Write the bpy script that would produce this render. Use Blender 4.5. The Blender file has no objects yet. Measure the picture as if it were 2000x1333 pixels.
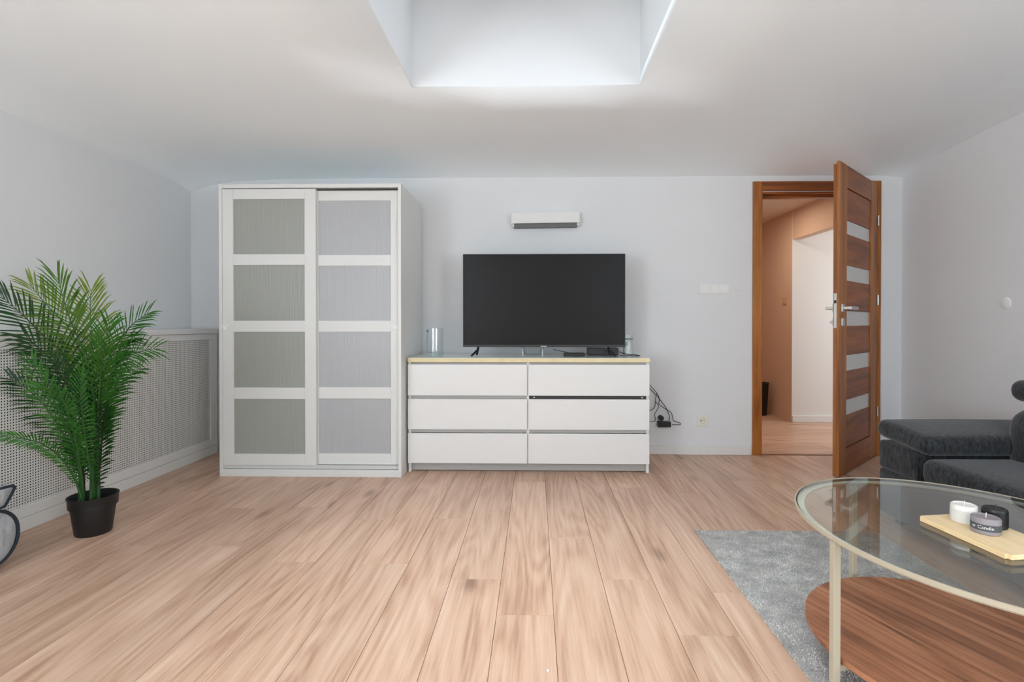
import bpy, bmesh, math, random
from mathutils import Vector, Matrix
import numpy as np

# ---------------------------------------------------------------- camera, world, light, exposure
scene = bpy.context.scene
C = scene.collection
cam_d = bpy.data.cameras.new('camera'); cam = bpy.data.objects.new('camera', cam_d); C.objects.link(cam)
cam.location = (0, 0, 0.99)
cam.rotation_euler = (math.radians(89.6), 0, math.radians(1.2))
cam_d.sensor_width = 36; cam_d.lens = 18
cam_d.shift_x = -0.012; cam_d.shift_y = -0.01325
cam_d.clip_start = 0.05
scene.camera = cam

world = bpy.data.worlds.new('sky'); scene.world = world; world.use_nodes = True
world.node_tree.nodes['Background'].inputs[0].default_value = (0.86, 0.93, 1.0, 1)
world.node_tree.nodes['Background'].inputs[1].default_value = .9
vs = scene.view_settings
vs.view_transform = 'Standard'; vs.look = 'None'; vs.gamma = 1; vs.exposure = -0.38
try: vs.use_curve_mapping = False
except Exception: pass

DAY = (0.885, 0.945, 1.0)
def area(name, loc, rot, sx, sy, power, col=(1, 1, 1)):
    l = bpy.data.lights.new(name, 'AREA'); l.shape = 'RECTANGLE'; l.size = sx; l.size_y = sy
    l.energy = power; l.color = col
    o = bpy.data.objects.new(name, l); C.objects.link(o); o.location = loc; o.rotation_euler = rot
    return o
R = math.radians
scene.cycles.max_bounces = 14; scene.cycles.diffuse_bounces = 8; scene.cycles.transparent_max_bounces = 16
k_ = area('skylight_daylight', (-0.04, 1.92, 2.86), (0, 0, 0), 1.02, 1.0, 8.5, DAY); k_.data.spread = R(62)
k_ = area('rear_skylight_daylight', (-0.04, -0.9, 2.86), (0, 0, 0), 1.02, 1.0, 18, DAY); k_.data.spread = R(110)  # added overhead fill behind the camera; no skylight is known there
for x in (-2.1, 2.2):                                     # fill lights added behind the camera, tilted up to brighten the ceiling
    area('window_daylight', (x, -2.56, 1.15), (R(122), 0, 0), 0.9, 1.7, 5, DAY)
area('left_window_daylight', (-2.60, -1.45, 1.15), (R(90), 0, R(-90)), 1.4, 1.6, 195, DAY).rotation_euler = (R(128), 0, R(-90))  # added fill from the left, tilted up for the ceiling and right wall
area('right_window_daylight', (2.70, -1.45, 1.15), (R(128), 0, R(90)), 1.4, 1.6, 128, DAY)  # added fill from the right for the left wall and ceiling
area('side_room_window_daylight', (4.1, 4.62, 1.3), (0, R(90), 0), 1.2, 1.0, 22, (0.97, 0.99, 1.0))
area('hall_ceiling_lamp', (2.0, 4.9, 2.1), (0, 0, 0), 0.3, 0.3, 10, (1.0, 0.84, 0.70))  # added warm fill to brighten the hall wall; no lamp is seen

# ---------------------------------------------------------------- helpers
def srgb(r, g, b, a=1.0):
    f = lambda c: (c / 255 / 12.92) if c / 255 <= 0.04045 else ((c / 255 + 0.055) / 1.055) ** 2.4
    return (f(r), f(g), f(b), a)

MATS = {}
def mat(name, col, rough=0.6, metal=0.0, spec=0.5, noise=None, bump=None, coat=0.0):
    """plain procedural material; noise=(scale, amount) gives slight mottling, bump=(scale, strength) fine relief"""
    if name in MATS: return MATS[name]
    m = bpy.data.materials.new(name); m.use_nodes = True; nt = m.node_tree
    p = nt.nodes['Principled BSDF']
    c = srgb(*col)
    p.inputs['Base Color'].default_value = c
    p.inputs['Roughness'].default_value = rough; p.inputs['Metallic'].default_value = metal
    p.inputs['Specular IOR Level'].default_value = spec
    p.inputs['Coat Weight'].default_value = coat
    tc = nt.nodes.new('ShaderNodeTexCoord')
    if noise:
        n = nt.nodes.new('ShaderNodeTexNoise'); n.inputs['Scale'].default_value = noise[0]; n.inputs['Detail'].default_value = 4
        nt.links.new(tc.outputs['Object'], n.inputs['Vector'])
        rp = nt.nodes.new('ShaderNodeValToRGB'); a = noise[1]
        rp.color_ramp.elements[0].color = tuple(x * (1 - a) for x in c[:3]) + (1,); rp.color_ramp.elements[0].position = .3
        rp.color_ramp.elements[1].color = tuple(min(1, x * (1 + a)) for x in c[:3]) + (1,); rp.color_ramp.elements[1].position = .7
        nt.links.new(n.outputs['Fac'], rp.inputs['Fac']); nt.links.new(rp.outputs['Color'], p.inputs['Base Color'])
    if bump:
        n = nt.nodes.new('ShaderNodeTexNoise'); n.inputs['Scale'].default_value = bump[0]; n.inputs['Detail'].default_value = 3
        nt.links.new(tc.outputs['Object'], n.inputs['Vector'])
        b = nt.nodes.new('ShaderNodeBump'); b.inputs['Strength'].default_value = bump[1]; b.inputs['Distance'].default_value = .003
        nt.links.new(n.outputs['Fac'], b.inputs['Height']); nt.links.new(b.outputs['Normal'], p.inputs['Normal'])
    MATS[name] = m
    return m

def wood(name, light, mid, dark, rough=0.45, axis='Y', fine=(70, 2.5), wide=(9, 0.9), ring=9.0, knots=True, tone=0.10, darkamt=0.75):
    m = bpy.data.materials.new(name); m.use_nodes = True; nt = m.node_tree; N = nt.nodes; L = nt.links
    p = N['Principled BSDF']; p.inputs['Roughness'].default_value = rough
    tc = N.new('ShaderNodeTexCoord'); oi = N.new('ShaderNodeObjectInfo')
    ofs = N.new('ShaderNodeVectorMath'); ofs.operation = 'MULTIPLY'; ofs.inputs[1].default_value = (37.0, 91.0, 53.0)
    cmb = N.new('ShaderNodeCombineXYZ')
    for k in 'XYZ': L.new(oi.outputs['Random'], cmb.inputs[k])
    L.new(cmb.outputs[0], ofs.inputs[0])
    add = N.new('ShaderNodeVectorMath'); add.operation = 'ADD'
    L.new(tc.outputs['Object'], add.inputs[0]); L.new(ofs.outputs[0], add.inputs[1])
    def scaled(sx, sy):
        mp = N.new('ShaderNodeMapping')
        mp.inputs['Scale'].default_value = {'Y': (sx, sy, sx), 'X': (sy, sx, sx), 'Z': (sx, sx, sy)}[axis]
        L.new(add.outputs[0], mp.inputs['Vector']); return mp
    def noise(vec, scale, detail=4, rgh=.55, dist=0.0):
        n = N.new('ShaderNodeTexNoise'); n.inputs['Scale'].default_value = scale; n.inputs['Detail'].default_value = detail
        n.inputs['Roughness'].default_value = rgh; n.inputs['Distortion'].default_value = dist
        L.new(vec.outputs[0], n.inputs['Vector']); return n
    def math_(op, a, b=None, clamp=False):
        x = N.new('ShaderNodeMath'); x.operation = op; x.use_clamp = clamp
        for i, v in enumerate((a, b)):
            if v is None: continue
            if isinstance(v, (int, float)): x.inputs[i].default_value = v
            else: L.new(v, x.inputs[i])
        return x.outputs[0]
    nf = noise(scaled(*fine), 1.0, 6, .72)
    nw = noise(scaled(*wide), 1.0, 3, .5, .4)
    nr = noise(scaled(wide[0] * .55, wide[1] * .7), 1.0, 1.5, .4, .2)
    rings = math_('SINE', math_('MULTIPLY', nr.outputs['Fac'], ring * 6.283))
    rings = math_('MULTIPLY_ADD', rings, .5); rings.node.inputs[2].default_value = .5
    g = math_('MULTIPLY', nf.outputs['Fac'], .50)
    g = math_('ADD', g, math_('MULTIPLY', nw.outputs['Fac'], .40))
    g = math_('ADD', g, math_('MULTIPLY', rings, .085))
    rp = N.new('ShaderNodeValToRGB'); e = rp.color_ramp.elements
    e[0].position = .36; e[0].color = srgb(*dark); e[1].position = .68; e[1].color = srgb(*light)
    x = e.new(.50); x.color = srgb(*mid)
    L.new(g, rp.inputs['Fac'])
    col = rp.outputs['Color']
    if knots:
        v = N.new('ShaderNodeTexVoronoi'); v.inputs['Scale'].default_value = 1.0; v.inputs['Randomness'].default_value = 1.0
        mk = scaled(5.5, 1.9); mk2 = N.new('ShaderNodeVectorMath'); mk2.operation = 'MULTIPLY'; mk2.inputs[1].default_value = (1, 1, 0.0)
        L.new(mk.outputs[0], mk2.inputs[0]); L.new(mk2.outputs[0], v.inputs['Vector'])
        dn = math_('ADD', v.outputs['Distance'], math_('MULTIPLY', nf.outputs['Fac'], .12))
        sp = N.new('ShaderNodeSeparateColor'); L.new(v.outputs['Color'], sp.inputs[0])
        pick = math_('GREATER_THAN', sp.outputs[0], .62)
        k = N.new('ShaderNodeMapRange'); k.inputs['From Min'].default_value = .26; k.inputs['From Max'].default_value = .11
        L.new(dn, k.inputs['Value'])
        kf = math_('MULTIPLY', math_('MULTIPLY', k.outputs[0], pick), darkamt)
        mx = N.new('ShaderNodeMix'); mx.data_type = 'RGBA'; L.new(kf, mx.inputs['Factor'])
        L.new(col, mx.inputs[6]); mx.inputs[7].default_value = tuple(c * .45 for c in srgb(*dark)[:3]) + (1,)
        col = mx.outputs[2]
    hs = N.new('ShaderNodeHueSaturation')
    val = N.new('ShaderNodeMapRange'); val.inputs['To Min'].default_value = 1 - tone; val.inputs['To Max'].default_value = 1 + tone * .6
    L.new(oi.outputs['Random'], val.inputs['Value']); L.new(val.outputs[0], hs.inputs['Value'])
    L.new(col, hs.inputs['Color']); L.new(hs.outputs[0], p.inputs['Base Color'])
    b = N.new('ShaderNodeBump'); b.inputs['Strength'].default_value = .12; b.inputs['Distance'].default_value = .001
    L.new(nf.outputs['Fac'], b.inputs['Height']); L.new(b.outputs['Normal'], p.inputs['Normal'])
    MATS[name] = m
    return m

def thin_glass(name, tint, rough=0.02, boost=1.0, ior=1.5):
    m = bpy.data.materials.new(name); m.use_nodes = True; nt = m.node_tree; N = nt.nodes; L = nt.links
    N.remove(N['Principled BSDF']); out = N['Material Output']
    t = N.new('ShaderNodeBsdfTransparent'); t.inputs[0].default_value = srgb(*tint)
    g = N.new('ShaderNodeBsdfGlossy'); g.inputs['Roughness'].default_value = rough
    f = N.new('ShaderNodeLayerWeight'); f.inputs['Blend'].default_value = .5          # Facing = 1 - |cos|, the same from both sides
    pw = N.new('ShaderNodeMath'); pw.operation = 'POWER'; pw.inputs[1].default_value = 5.0; L.new(f.outputs['Facing'], pw.inputs[0])
    f0 = ((ior - 1) / (ior + 1)) ** 2
    mu = N.new('ShaderNodeMath'); mu.operation = 'MULTIPLY_ADD'; mu.inputs[1].default_value = (1 - f0) * boost; mu.inputs[2].default_value = f0 * boost; mu.use_clamp = True
    mx = N.new('ShaderNodeMixShader')
    L.new(pw.outputs[0], mu.inputs[0]); L.new(mu.outputs[0], mx.inputs[0]); L.new(t.outputs[0], mx.inputs[1]); L.new(g.outputs[0], mx.inputs[2])
    L.new(mx.outputs[0], out.inputs[0]); MATS[name] = m
    return m

def mesh_obj(name, bm, m, parent=None, smooth=False, loc=None):
    me = bpy.data.meshes.new(name); bmesh.ops.recalc_face_normals(bm, faces=bm.faces)
    bm.to_mesh(me); bm.free()
    if m: me.materials.append(m)
    if smooth:
        for f in me.polygons: f.use_smooth = True
    o = bpy.data.objects.new(name, me); C.objects.link(o)
    if parent: o.parent = parent
    if loc: o.location = loc
    return o

def add_box(bm, x0, x1, y0, y1, z0, z1, bev=0.0, seg=2, M=None):
    r = bmesh.ops.create_cube(bm, size=1.0); v = r['verts']
    bmesh.ops.scale(bm, vec=(abs(x1 - x0), abs(y1 - y0), abs(z1 - z0)), verts=v)
    bmesh.ops.translate(bm, vec=((x0 + x1) / 2, (y0 + y1) / 2, (z0 + z1) / 2), verts=v)
    if bev > 0:
        es = list({e for q in v for e in q.link_edges})
        rr = bmesh.ops.bevel(bm, geom=es, offset=bev, segments=seg, profile=.5, affect='EDGES')
        v = list({q for f in rr['faces'] for q in f.verts} | {q for q in v if q.is_valid})
    if M is not None: bmesh.ops.transform(bm, matrix=M, verts=v)
    return v

def box(name, m, parent, b, bev=0.0015, seg=2, smooth=False, loc=None):
    bm = bmesh.new(); add_box(bm, *b, bev=bev, seg=seg)
    return mesh_obj(name, bm, m, parent, smooth, loc)

def boxes(name, m, parent, bs, bev=0.0015, seg=1):
    bm = bmesh.new()
    for b in bs: add_box(bm, *b, bev=bev, seg=seg)
    return mesh_obj(name, bm, m, parent)

def add_lathe(bm, prof, n=32, axis='Z', center=(0, 0, 0), cap=True):
    """prof = list of (radius, height)"""
    rings = []
    for r, h in prof:
        ring = []
        for i in range(n):
            a = 2 * math.pi * i / n
            p = (r * math.cos(a), r * math.sin(a), h)
            if axis == 'Y': p = (p[0], p[2], p[1])
            if axis == 'X': p = (p[2], p[0], p[1])
            ring.append(bm.verts.new(Vector(p) + Vector(center)))
        rings.append(ring)
    for a, b in zip(rings, rings[1:]):
        for i in range(n): bm.faces.new((a[i], a[(i + 1) % n], b[(i + 1) % n], b[i]))
    if cap:
        if prof[0][0] > 1e-6: bm.faces.new(rings[0])
        if prof[-1][0] > 1e-6: bm.faces.new(list(reversed(rings[-1])))
    return rings

def lathe(name, m, parent, prof, n=32, axis='Z', center=(0, 0, 0), cap=True, loc=None):
    bm = bmesh.new(); add_lathe(bm, prof, n, axis, center, cap)
    o = mesh_obj(name, bm, m, parent, True, loc)
    return auto_smooth(o)

def auto_smooth(o, ang=35):
    me = o.data
    bm = bmesh.new(); bm.from_mesh(me)
    for e in bm.edges:
        if len(e.link_faces) == 2 and e.calc_face_angle(0) > R(ang): e.smooth = False
    for f in bm.faces: f.smooth = True
    bm.to_mesh(me); bm.free()
    return o

def catmull(P, n=8):
    P = [Vector(p) for p in P]; Q = [P[0] * 2 - P[1]] + P + [P[-1] * 2 - P[-2]]; out = []
    for i in range(1, len(Q) - 2):
        a, b, c, d = Q[i - 1:i + 3]
        for k in range(n):
            t = k / n
            out.append(.5 * ((2 * b) + (c - a) * t + (2 * a - 5 * b + 4 * c - d) * t * t + (3 * b - a - 3 * c + d) * t ** 3))
    out.append(P[-1]); return out

def add_tube(bm, P, rad, n=8, cap=True):
    rings = []; up = Vector((0, 0, 1)); prev = None
    for i, p in enumerate(P):
        t = (P[min(i + 1, len(P) - 1)] - P[max(i - 1, 0)]).normalized()
        a = (prev if prev else (up if abs(t.z) < .9 else Vector((1, 0, 0))))
        a = (a - t * a.dot(t)).normalized(); prev = a; b = t.cross(a)
        r = rad(i / (len(P) - 1)) if callable(rad) else rad
        rings.append([bm.verts.new(p + (a * math.cos(2 * math.pi * k / n) + b * math.sin(2 * math.pi * k / n)) * r) for k in range(n)])
    for a, b in zip(rings, rings[1:]):
        for k in range(n): bm.faces.new((a[k], a[(k + 1) % n], b[(k + 1) % n], b[k]))
    if cap: bm.faces.new(rings[0]); bm.faces.new(list(reversed(rings[-1])))

def tube(name, m, parent, pts, rad, n=8, sub=8):
    bm = bmesh.new(); add_tube(bm, catmull(pts, sub) if len(pts) > 2 else [Vector(p) for p in pts], rad, n)
    return mesh_obj(name, bm, m, parent, True)

def empty(name, loc=(0, 0, 0), rz=0.0):
    o = bpy.data.objects.new(name, None); C.objects.link(o); o.location = loc; o.rotation_euler = (0, 0, rz)
    o.empty_display_size = .1
    return o

def tag(o, label, cat, group=None):
    o['label'] = label; o['category'] = cat
    if group: o['group'] = group
    return o

def struct(o):
    o['kind'] = 'structure'; return o

def soft(name, m, parent, b, bev, lv=2, puff=0.0, crown=0.0, M=None, wob=0.0, seed=0):
    """upholstered block: rounded box, subdivided, gently crowned on top, with soft irregular surface"""
    bm = bmesh.new(); x0, x1, y0, y1, z0, z1 = b
    add_box(bm, *b, bev=bev, seg=4)
    bmesh.ops.subdivide_edges(bm, edges=[e for e in bm.edges if e.calc_length() > .12], cuts=5, use_grid_fill=True)
    bmesh.ops.triangulate(bm, faces=[f for f in bm.faces if len(f.verts) > 4])
    cx, cy, cz = (x0 + x1) / 2, (y0 + y1) / 2, (z0 + z1) / 2
    rnd = random.Random(seed); ph = [rnd.uniform(0, 6.28) for _ in range(6)]
    for v in bm.verts:
        u = 1 - min(1, abs((v.co.x - cx) / ((x1 - x0) / 2))) ** 2; w = 1 - min(1, abs((v.co.y - cy) / ((y1 - y0) / 2))) ** 2
        if v.co.z > cz: v.co.z += crown * u * w
        if wob:
            k = math.sin(v.co.x * 11 + ph[0]) * math.sin(v.co.y * 13 + ph[1]) + .6 * math.sin(v.co.x * 23 + ph[2]) * math.sin(v.co.z * 19 + ph[3])
            v.co += Vector((v.co.x - cx, v.co.y - cy, v.co.z - cz)).normalized() * wob * k
    if M is not None: bmesh.ops.transform(bm, matrix=M, verts=bm.verts)
    o = mesh_obj(name, bm, m, parent, True)
    return auto_smooth(o, 50)

# ---------------------------------------------------------------- materials
paint = mat('wall_paint', (224, 226, 228), .75, spec=.25, noise=(1.3, .02), bump=(90, .12))
ceil_m = mat('ceiling_paint', (243, 250, 255), .85, spec=.2, noise=(1.1, .02), bump=(60, .12))
shaft_m = mat('skylight_paint', (226, 228, 230), .8, spec=.2, bump=(40, .15))
tan = mat('hall_tan_paint', (208, 178, 154), .8, spec=.2, noise=(1.2, .03))  # tan holds the hall's shade and warm light as wall colour
white_trim = mat('white_trim', (226, 226, 224), .4)
floor_m = wood('oak_laminate', (224, 194, 171), (206, 170, 145), (176, 138, 114), rough=.38, fine=(75, 2.6), wide=(10, .9), ring=13, tone=.07)
oak = wood('golden_oak_veneer', (192, 126, 56), (162, 98, 38), (122, 66, 20), rough=.42, axis='Z', fine=(90, 3), wide=(14, 1.2), ring=4, knots=False, tone=.08)
oak_h = wood('golden_oak_veneer_across', (170, 98, 40), (142, 76, 26), (102, 50, 14), rough=.42, axis='X', fine=(90, 3), wide=(14, 1.2), ring=5, knots=False, tone=.12)
walnut = wood('walnut_veneer', (196, 140, 108), (162, 106, 76), (112, 70, 50), rough=.4, axis='Y', fine=(110, 2.5), wide=(16, 1.1), ring=7, knots=False, tone=.0)
bamboo = wood('bamboo_board', (246, 226, 188), (242, 216, 172), (228, 198, 150), rough=.5, axis='Y', fine=(120, 4), wide=(20, 1.5), ring=3, knots=False, tone=.0)
birch = mat('pale_birch_edge', (228, 214, 172), .5, noise=(20, .05))
lacquer = mat('white_lacquer', (230, 230, 229), .32, coat=.15)
laminate = mat('white_foil', (222, 223, 221), .42, bump=(120, .05))
gloss_top = mat('glossy_white_top', (222, 230, 230), .12)
grey_gap = mat('grey_recess', (176, 174, 172), .7)
black_pl = mat('black_plastic', (22, 22, 23), .38)
dark_steel = mat('dark_drawer_rail', (42, 42, 44), .45)
screen_m = mat('screen_glass', (16, 12, 12), .22, spec=.22)
white_pl = mat('white_plastic', (232, 232, 230), .35)
cream_pl = mat('cream_plastic', (228, 228, 214), .35)
chrome = mat('brushed_nickel', (205, 203, 200), .28, metal=1.0)
pot_m = mat('black_nursery_pot', (24, 24, 25), .5, bump=(60, .1))
soil_m = mat('dark_soil', (30, 27, 24), .95, noise=(60, .4), bump=(50, .8))
beige_metal = mat('beige_painted_steel', (180, 170, 150), .42, spec=.4)
vent_grey = mat('grey_lamp_inside', (110, 110, 110), .6)
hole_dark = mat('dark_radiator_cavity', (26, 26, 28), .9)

# dark, slubby sofa fabric: short streaks in two directions
def fabric(name, a, b, sc, stretch, rough=.95, axis=0):
    m = bpy.data.materials.new(name); m.use_nodes = True; nt = m.node_tree; N = nt.nodes; L = nt.links
    p = N['Principled BSDF']; p.inputs['Roughness'].default_value = rough; p.inputs['Specular IOR Level'].default_value = .15
    p.inputs['Sheen Weight'].default_value = .25; p.inputs['Sheen Roughness'].default_value = .5
    tc = N.new('ShaderNodeTexCoord'); ns = []
    for s in stretch:
        mp = N.new('ShaderNodeMapping'); mp.inputs['Scale'].default_value = s; L.new(tc.outputs['Object'], mp.inputs['Vector'])
        n = N.new('ShaderNodeTexNoise'); n.inputs['Scale'].default_value = sc; n.inputs['Detail'].default_value = 4; n.inputs['Roughness'].default_value = .7
        L.new(mp.outputs[0], n.inputs['Vector']); ns.append(n.outputs['Fac'])
    ad = N.new('ShaderNodeMath'); ad.operation = 'ADD'; L.new(ns[0], ad.inputs[0]); L.new(ns[1], ad.inputs[1])
    mr = N.new('ShaderNodeMapRange'); mr.inputs['From Min'].default_value = .78; mr.inputs['From Max'].default_value = 1.25; L.new(ad.outputs[0], mr.inputs['Value'])
    mx = N.new('ShaderNodeMix'); mx.data_type = 'RGBA'; L.new(mr.outputs[0], mx.inputs['Factor']); mx.inputs[6].default_value = srgb(*a); mx.inputs[7].default_value = srgb(*b)
    L.new(mx.outputs[2], p.inputs['Base Color'])
    bp = N.new('ShaderNodeBump'); bp.inputs['Strength'].default_value = .5; bp.inputs['Distance'].default_value = .002
    L.new(ad.outputs[0], bp.inputs['Height']); L.new(bp.outputs['Normal'], p.inputs['Normal'])
    MATS[name] = m; return m
sofa_m = fabric('charcoal_slub_fabric', (13, 15, 18), (64, 67, 71), 60, [(4, 1.5, .5), (1.2, 1, .35)])
grey_velvet = fabric('pale_grey_velvet', (150, 155, 162), (196, 200, 206), 14, [(1, 1, 1), (3, 3, 1)])
navy = mat('navy_piping_fabric', (34, 44, 56), .8)

# frosted ribbed wardrobe glass
def ribbed(name, col, trans):
    m = bpy.data.materials.new(name); m.use_nodes = True; nt = m.node_tree; N = nt.nodes; L = nt.links
    p = N['Principled BSDF']; p.inputs['Base Color'].default_value = srgb(*col); p.inputs['Roughness'].default_value = .34
    p.inputs['Specular IOR Level'].default_value = .6
    tc = N.new('ShaderNodeTexCoord'); mp = N.new('ShaderNodeMapping'); mp.inputs['Scale'].default_value = (1, 0, .02)
    L.new(tc.outputs['Object'], mp.inputs['Vector'])
    n = N.new('ShaderNodeTexNoise'); n.inputs['Scale'].default_value = 130; n.inputs['Detail'].default_value = 2; L.new(mp.outputs[0], n.inputs['Vector'])
    b = N.new('ShaderNodeBump'); b.inputs['Strength'].default_value = .7; b.inputs['Distance'].default_value = .003
    L.new(n.outputs['Fac'], b.inputs['Height']); L.new(b.outputs['Normal'], p.inputs['Normal'])
    t = N.new('ShaderNodeBsdfTransparent'); mx = N.new('ShaderNodeMixShader'); mx.inputs[0].default_value = trans
    L.new(p.outputs[0], mx.inputs[1]); L.new(t.outputs[0], mx.inputs[2]); L.new(mx.outputs[0], N['Material Output'].inputs[0])
    MATS[name] = m; return m
rib_left = ribbed('green_grey_ribbed_glass', (160, 163, 156), .05)
rib_right = ribbed('clear_grey_ribbed_glass', (188, 190, 193), .16)
frost = mat('frosted_door_glass', (212, 212, 210), .45)
table_glass = thin_glass('table_glass', (243, 247, 244), .015, 1.6)
vase_glass = thin_glass('vase_glass', (252, 254, 254), .03, 1.2)
vase_base_m = thin_glass('thick_vase_base', (242, 249, 248), .05, 1.4)

# ---------------------------------------------------------------- room shell
XL, XR, YB, YF = -2.655, 2.75, 3.90, -2.60
DX0, DX1, DZ = 1.695, 2.535, 1.985      # door opening
def wallobj(name, bs, m=paint, bev=0.0):
    return struct(boxes(name, m, None, bs, bev=bev))
def side_wall(x0, x1): return [(x0, x1, YF - .12, -2.2, -.05, 2.5), (x0, x1, -.7, YB + .1, -.05, 2.5), (x0, x1, -2.2, -.7, -.05, .3), (x0, x1, -2.2, -.7, 2.0, 2.5)]
wallobj('wall_left', side_wall(XL - .12, XL))
wallobj('wall_right', side_wall(XR, XR + .12))
wallobj('wall_back', [(XL, DX0, YB, YB + .1, -.05, 2.5), (DX1, XR + .12, YB, YB + .1, -.05, 2.5), (DX0, DX1, YB, YB + .1, DZ, 2.5)])
# unseen wall behind the camera; its two window openings are added for the fill
wallobj('wall_front', [(XL, -2.55, YF - .12, YF, -.05, 2.5), (-1.65, 1.75, YF - .12, YF, -.05, 2.5), (2.65, XR, YF - .12, YF, -.05, 2.5),
                       (-2.55, -1.65, YF - .12, YF, -.05, .3), (-2.55, -1.65, YF - .12, YF, 2.0, 2.5),
                       (1.75, 2.65, YF - .12, YF, -.05, .3), (1.75, 2.65, YF - .12, YF, 2.0, 2.5)])
for n, x in ((3, -2.1), (4, 2.2)):  # unseen windows added around the rear fill lights
    w = struct(boxes('window_%d' % n, white_trim, None, [(x - .45, x - .39, YF - .09, YF - .04, .3, 2.0), (x + .39, x + .45, YF - .09, YF - .04, .3, 2.0),
              (x - .39, x + .39, YF - .09, YF - .04, .3, .36), (x - .39, x + .39, YF - .09, YF - .04, 1.94, 2.0)]))
    box('pane', thin_glass('window_glass_%d' % n, (240, 246, 246)), w, (x - .39, x + .39, YF - .07, YF - .06, .36, 1.94), bev=0)

for n, x in ((5, XL - .06), (6, XR + .06)):  # unseen side windows, added to go with the left and right fill
    w = struct(boxes('window_%d' % n, white_trim, None, [(x - .02, x + .02, -2.2, -2.14, .3, 2.0), (x - .02, x + .02, -.76, -.7, .3, 2.0),
              (x - .02, x + .02, -2.14, -.76, .3, .36), (x - .02, x + .02, -2.14, -.76, 1.94, 2.0)]))
    box('pane', thin_glass('window_glass_%d' % n, (240, 246, 246)), w, (x - .004, x + .004, -2.14, -.76, .36, 1.94), bev=0)

# ceiling: slightly uneven plaster, softly rounded into the walls, open at the skylights
SX0, SX1, SY0, SY1 = -.602, .512, 1.32, 2.515
RY0, RY1 = -1.5, -.3
xs = sorted(set([XL - .06, XL, -2.6, -2.5, -2.4, -2.25, -2.0, -1.6, -1.1, SX0, -.2, .15, SX1, 1.0, 1.6, 2.1, 2.45, 2.6, 2.7, XR, XR + .06]))
ys = sorted(set([YF - .06, -2.0, RY0, -.9, RY1, .3, .9, SY0, 1.7, 2.1, SY1, 2.8, 3.1, 3.35, 3.55, 3.7, 3.8, 3.87, YB, YB + .06]))
def ceil_z(x, y):
    z = 2.15
    z -= .10 * math.exp(-((x - XL) / .22) ** 1.0 if x > XL else 0) * 1.0
    if x > .6: z += .055 * min(1, (x - .6) / 1.8) * min(1, max(0, (3.9 - y) / .9))
    d = YB - y
    z -= .045 * math.exp(-max(0, d) / .16)
    d = XR - x
    z -= .02 * math.exp(-max(0, d) / .1)
    return z
bm = bmesh.new()
grid = {(i, j): bm.verts.new((x, y, ceil_z(x, y) if not (SX0 <= x <= SX1 and (SY0 <= y <= SY1 or RY0 <= y <= RY1)) else 2.15)) for i, x in enumerate(xs) for j, y in enumerate(ys)}
for i in range(len(xs) - 1):
    for j in range(len(ys) - 1):
        cx, cy = (xs[i] + xs[i + 1]) / 2, (ys[j] + ys[j + 1]) / 2
        if SX0 < cx < SX1 and (SY0 < cy < SY1 or RY0 < cy < RY1): continue
        bm.faces.new((grid[i, j], grid[i, j + 1], grid[i + 1, j + 1], grid[i + 1, j]))
for f in bm.faces:
    if f.normal.z > 0: f.normal_flip()
me = bpy.data.meshes.new('ceiling'); bm.to_mesh(me); bm.free(); me.materials.append(ceil_m)
for f in me.polygons: f.use_smooth = True
o = bpy.data.objects.new('ceiling', me); C.objects.link(o); struct(o)
sd = o.modifiers.new('thick', 'SOLIDIFY'); sd.thickness = .05; sd.offset = -1

for n, (y0, y1) in ((1, (SY0, SY1)), (2, (RY0, RY1))):  # the second shaft and its window are added, unseen, to bring in light
    sh = struct(boxes('skylight_shaft' if n == 1 else 'skylight_shaft.001', shaft_m, None, [
        (SX0 - .04, SX0, y0 - .04, y1 + .04, 2.158, 2.95), (SX1, SX1 + .04, y0 - .04, y1 + .04, 2.158, 2.95),
        (SX0, SX1, y0 - .04, y0, 2.158, 2.95), (SX0, SX1, y1, y1 + .04, 2.158, 2.95)], bev=0))
    w = struct(boxes('window_%d' % n, white_trim, None, [
        (SX0, SX0 + .05, y0, y1, 2.88, 2.95), (SX1 - .05, SX1, y0, y1, 2.88, 2.95),
        (SX0 + .05, SX1 - .05, y0, y0 + .05, 2.88, 2.95), (SX0 + .05, SX1 - .05, y1 - .05, y1, 2.88, 2.95)]))
    box('pane', thin_glass('skylight_glass_%d' % n, (240, 246, 246)), w, (SX0 + .05, SX1 - .05, y0 + .05, y1 - .05, 2.91, 2.92), bev=0)

# floor: sub-floor slab and laminate planks laid towards the back wall
floor = struct(box('floor', mat('floor_underlay', (70, 52, 42), .9), None, (XL - .1, XR + .1, YF - .1, YB + .02, -.06, -.009), bev=0))
PW, PL, PS = .1953, 1.467, .064
JOINT = {0: 1.734, -1: 1.974, -2: 2.585, -3: 2.095, -4: 2.567, -5: 2.102, -6: 2.731, -7: 2.24, -8: 2.708, -9: 2.24, -10: 2.98, -11: 2.38,
         1: 2.368, 2: 1.984, 3: 1.631, 4: 1.895, 5: 3.013, 6: 2.45, 7: 3.257, 8: 2.1}
def add_plank(bm_, w, l, g=.0007, t=.009):
    add_box(bm_, g, w - g, g, l - g, -t, 0, bev=.0009, seg=1)
rnd = random.Random(5)
col = -16
while True:
    xa = PS + PW * (col - 1); xb = xa + PW; col_i = col; col += 1
    if xa > XR: break
    if xb < XL: continue
    a, b = max(xa, XL), min(xb, XR)
    if b - a < .01: continue
    j = JOINT.get(col_i, 1.5 + rnd.random() * 1.4)
    y = j - PL * 4
    while y < YB:
        y0, y1 = max(y, YF), min(y + PL, YB - .001); y += PL
        if y1 - y0 < .02: continue
        bm = bmesh.new(); add_plank(bm, b - a, y1 - y0)
        mesh_obj('plank', bm, floor_m, floor, loc=(a, y0, 0))

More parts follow.
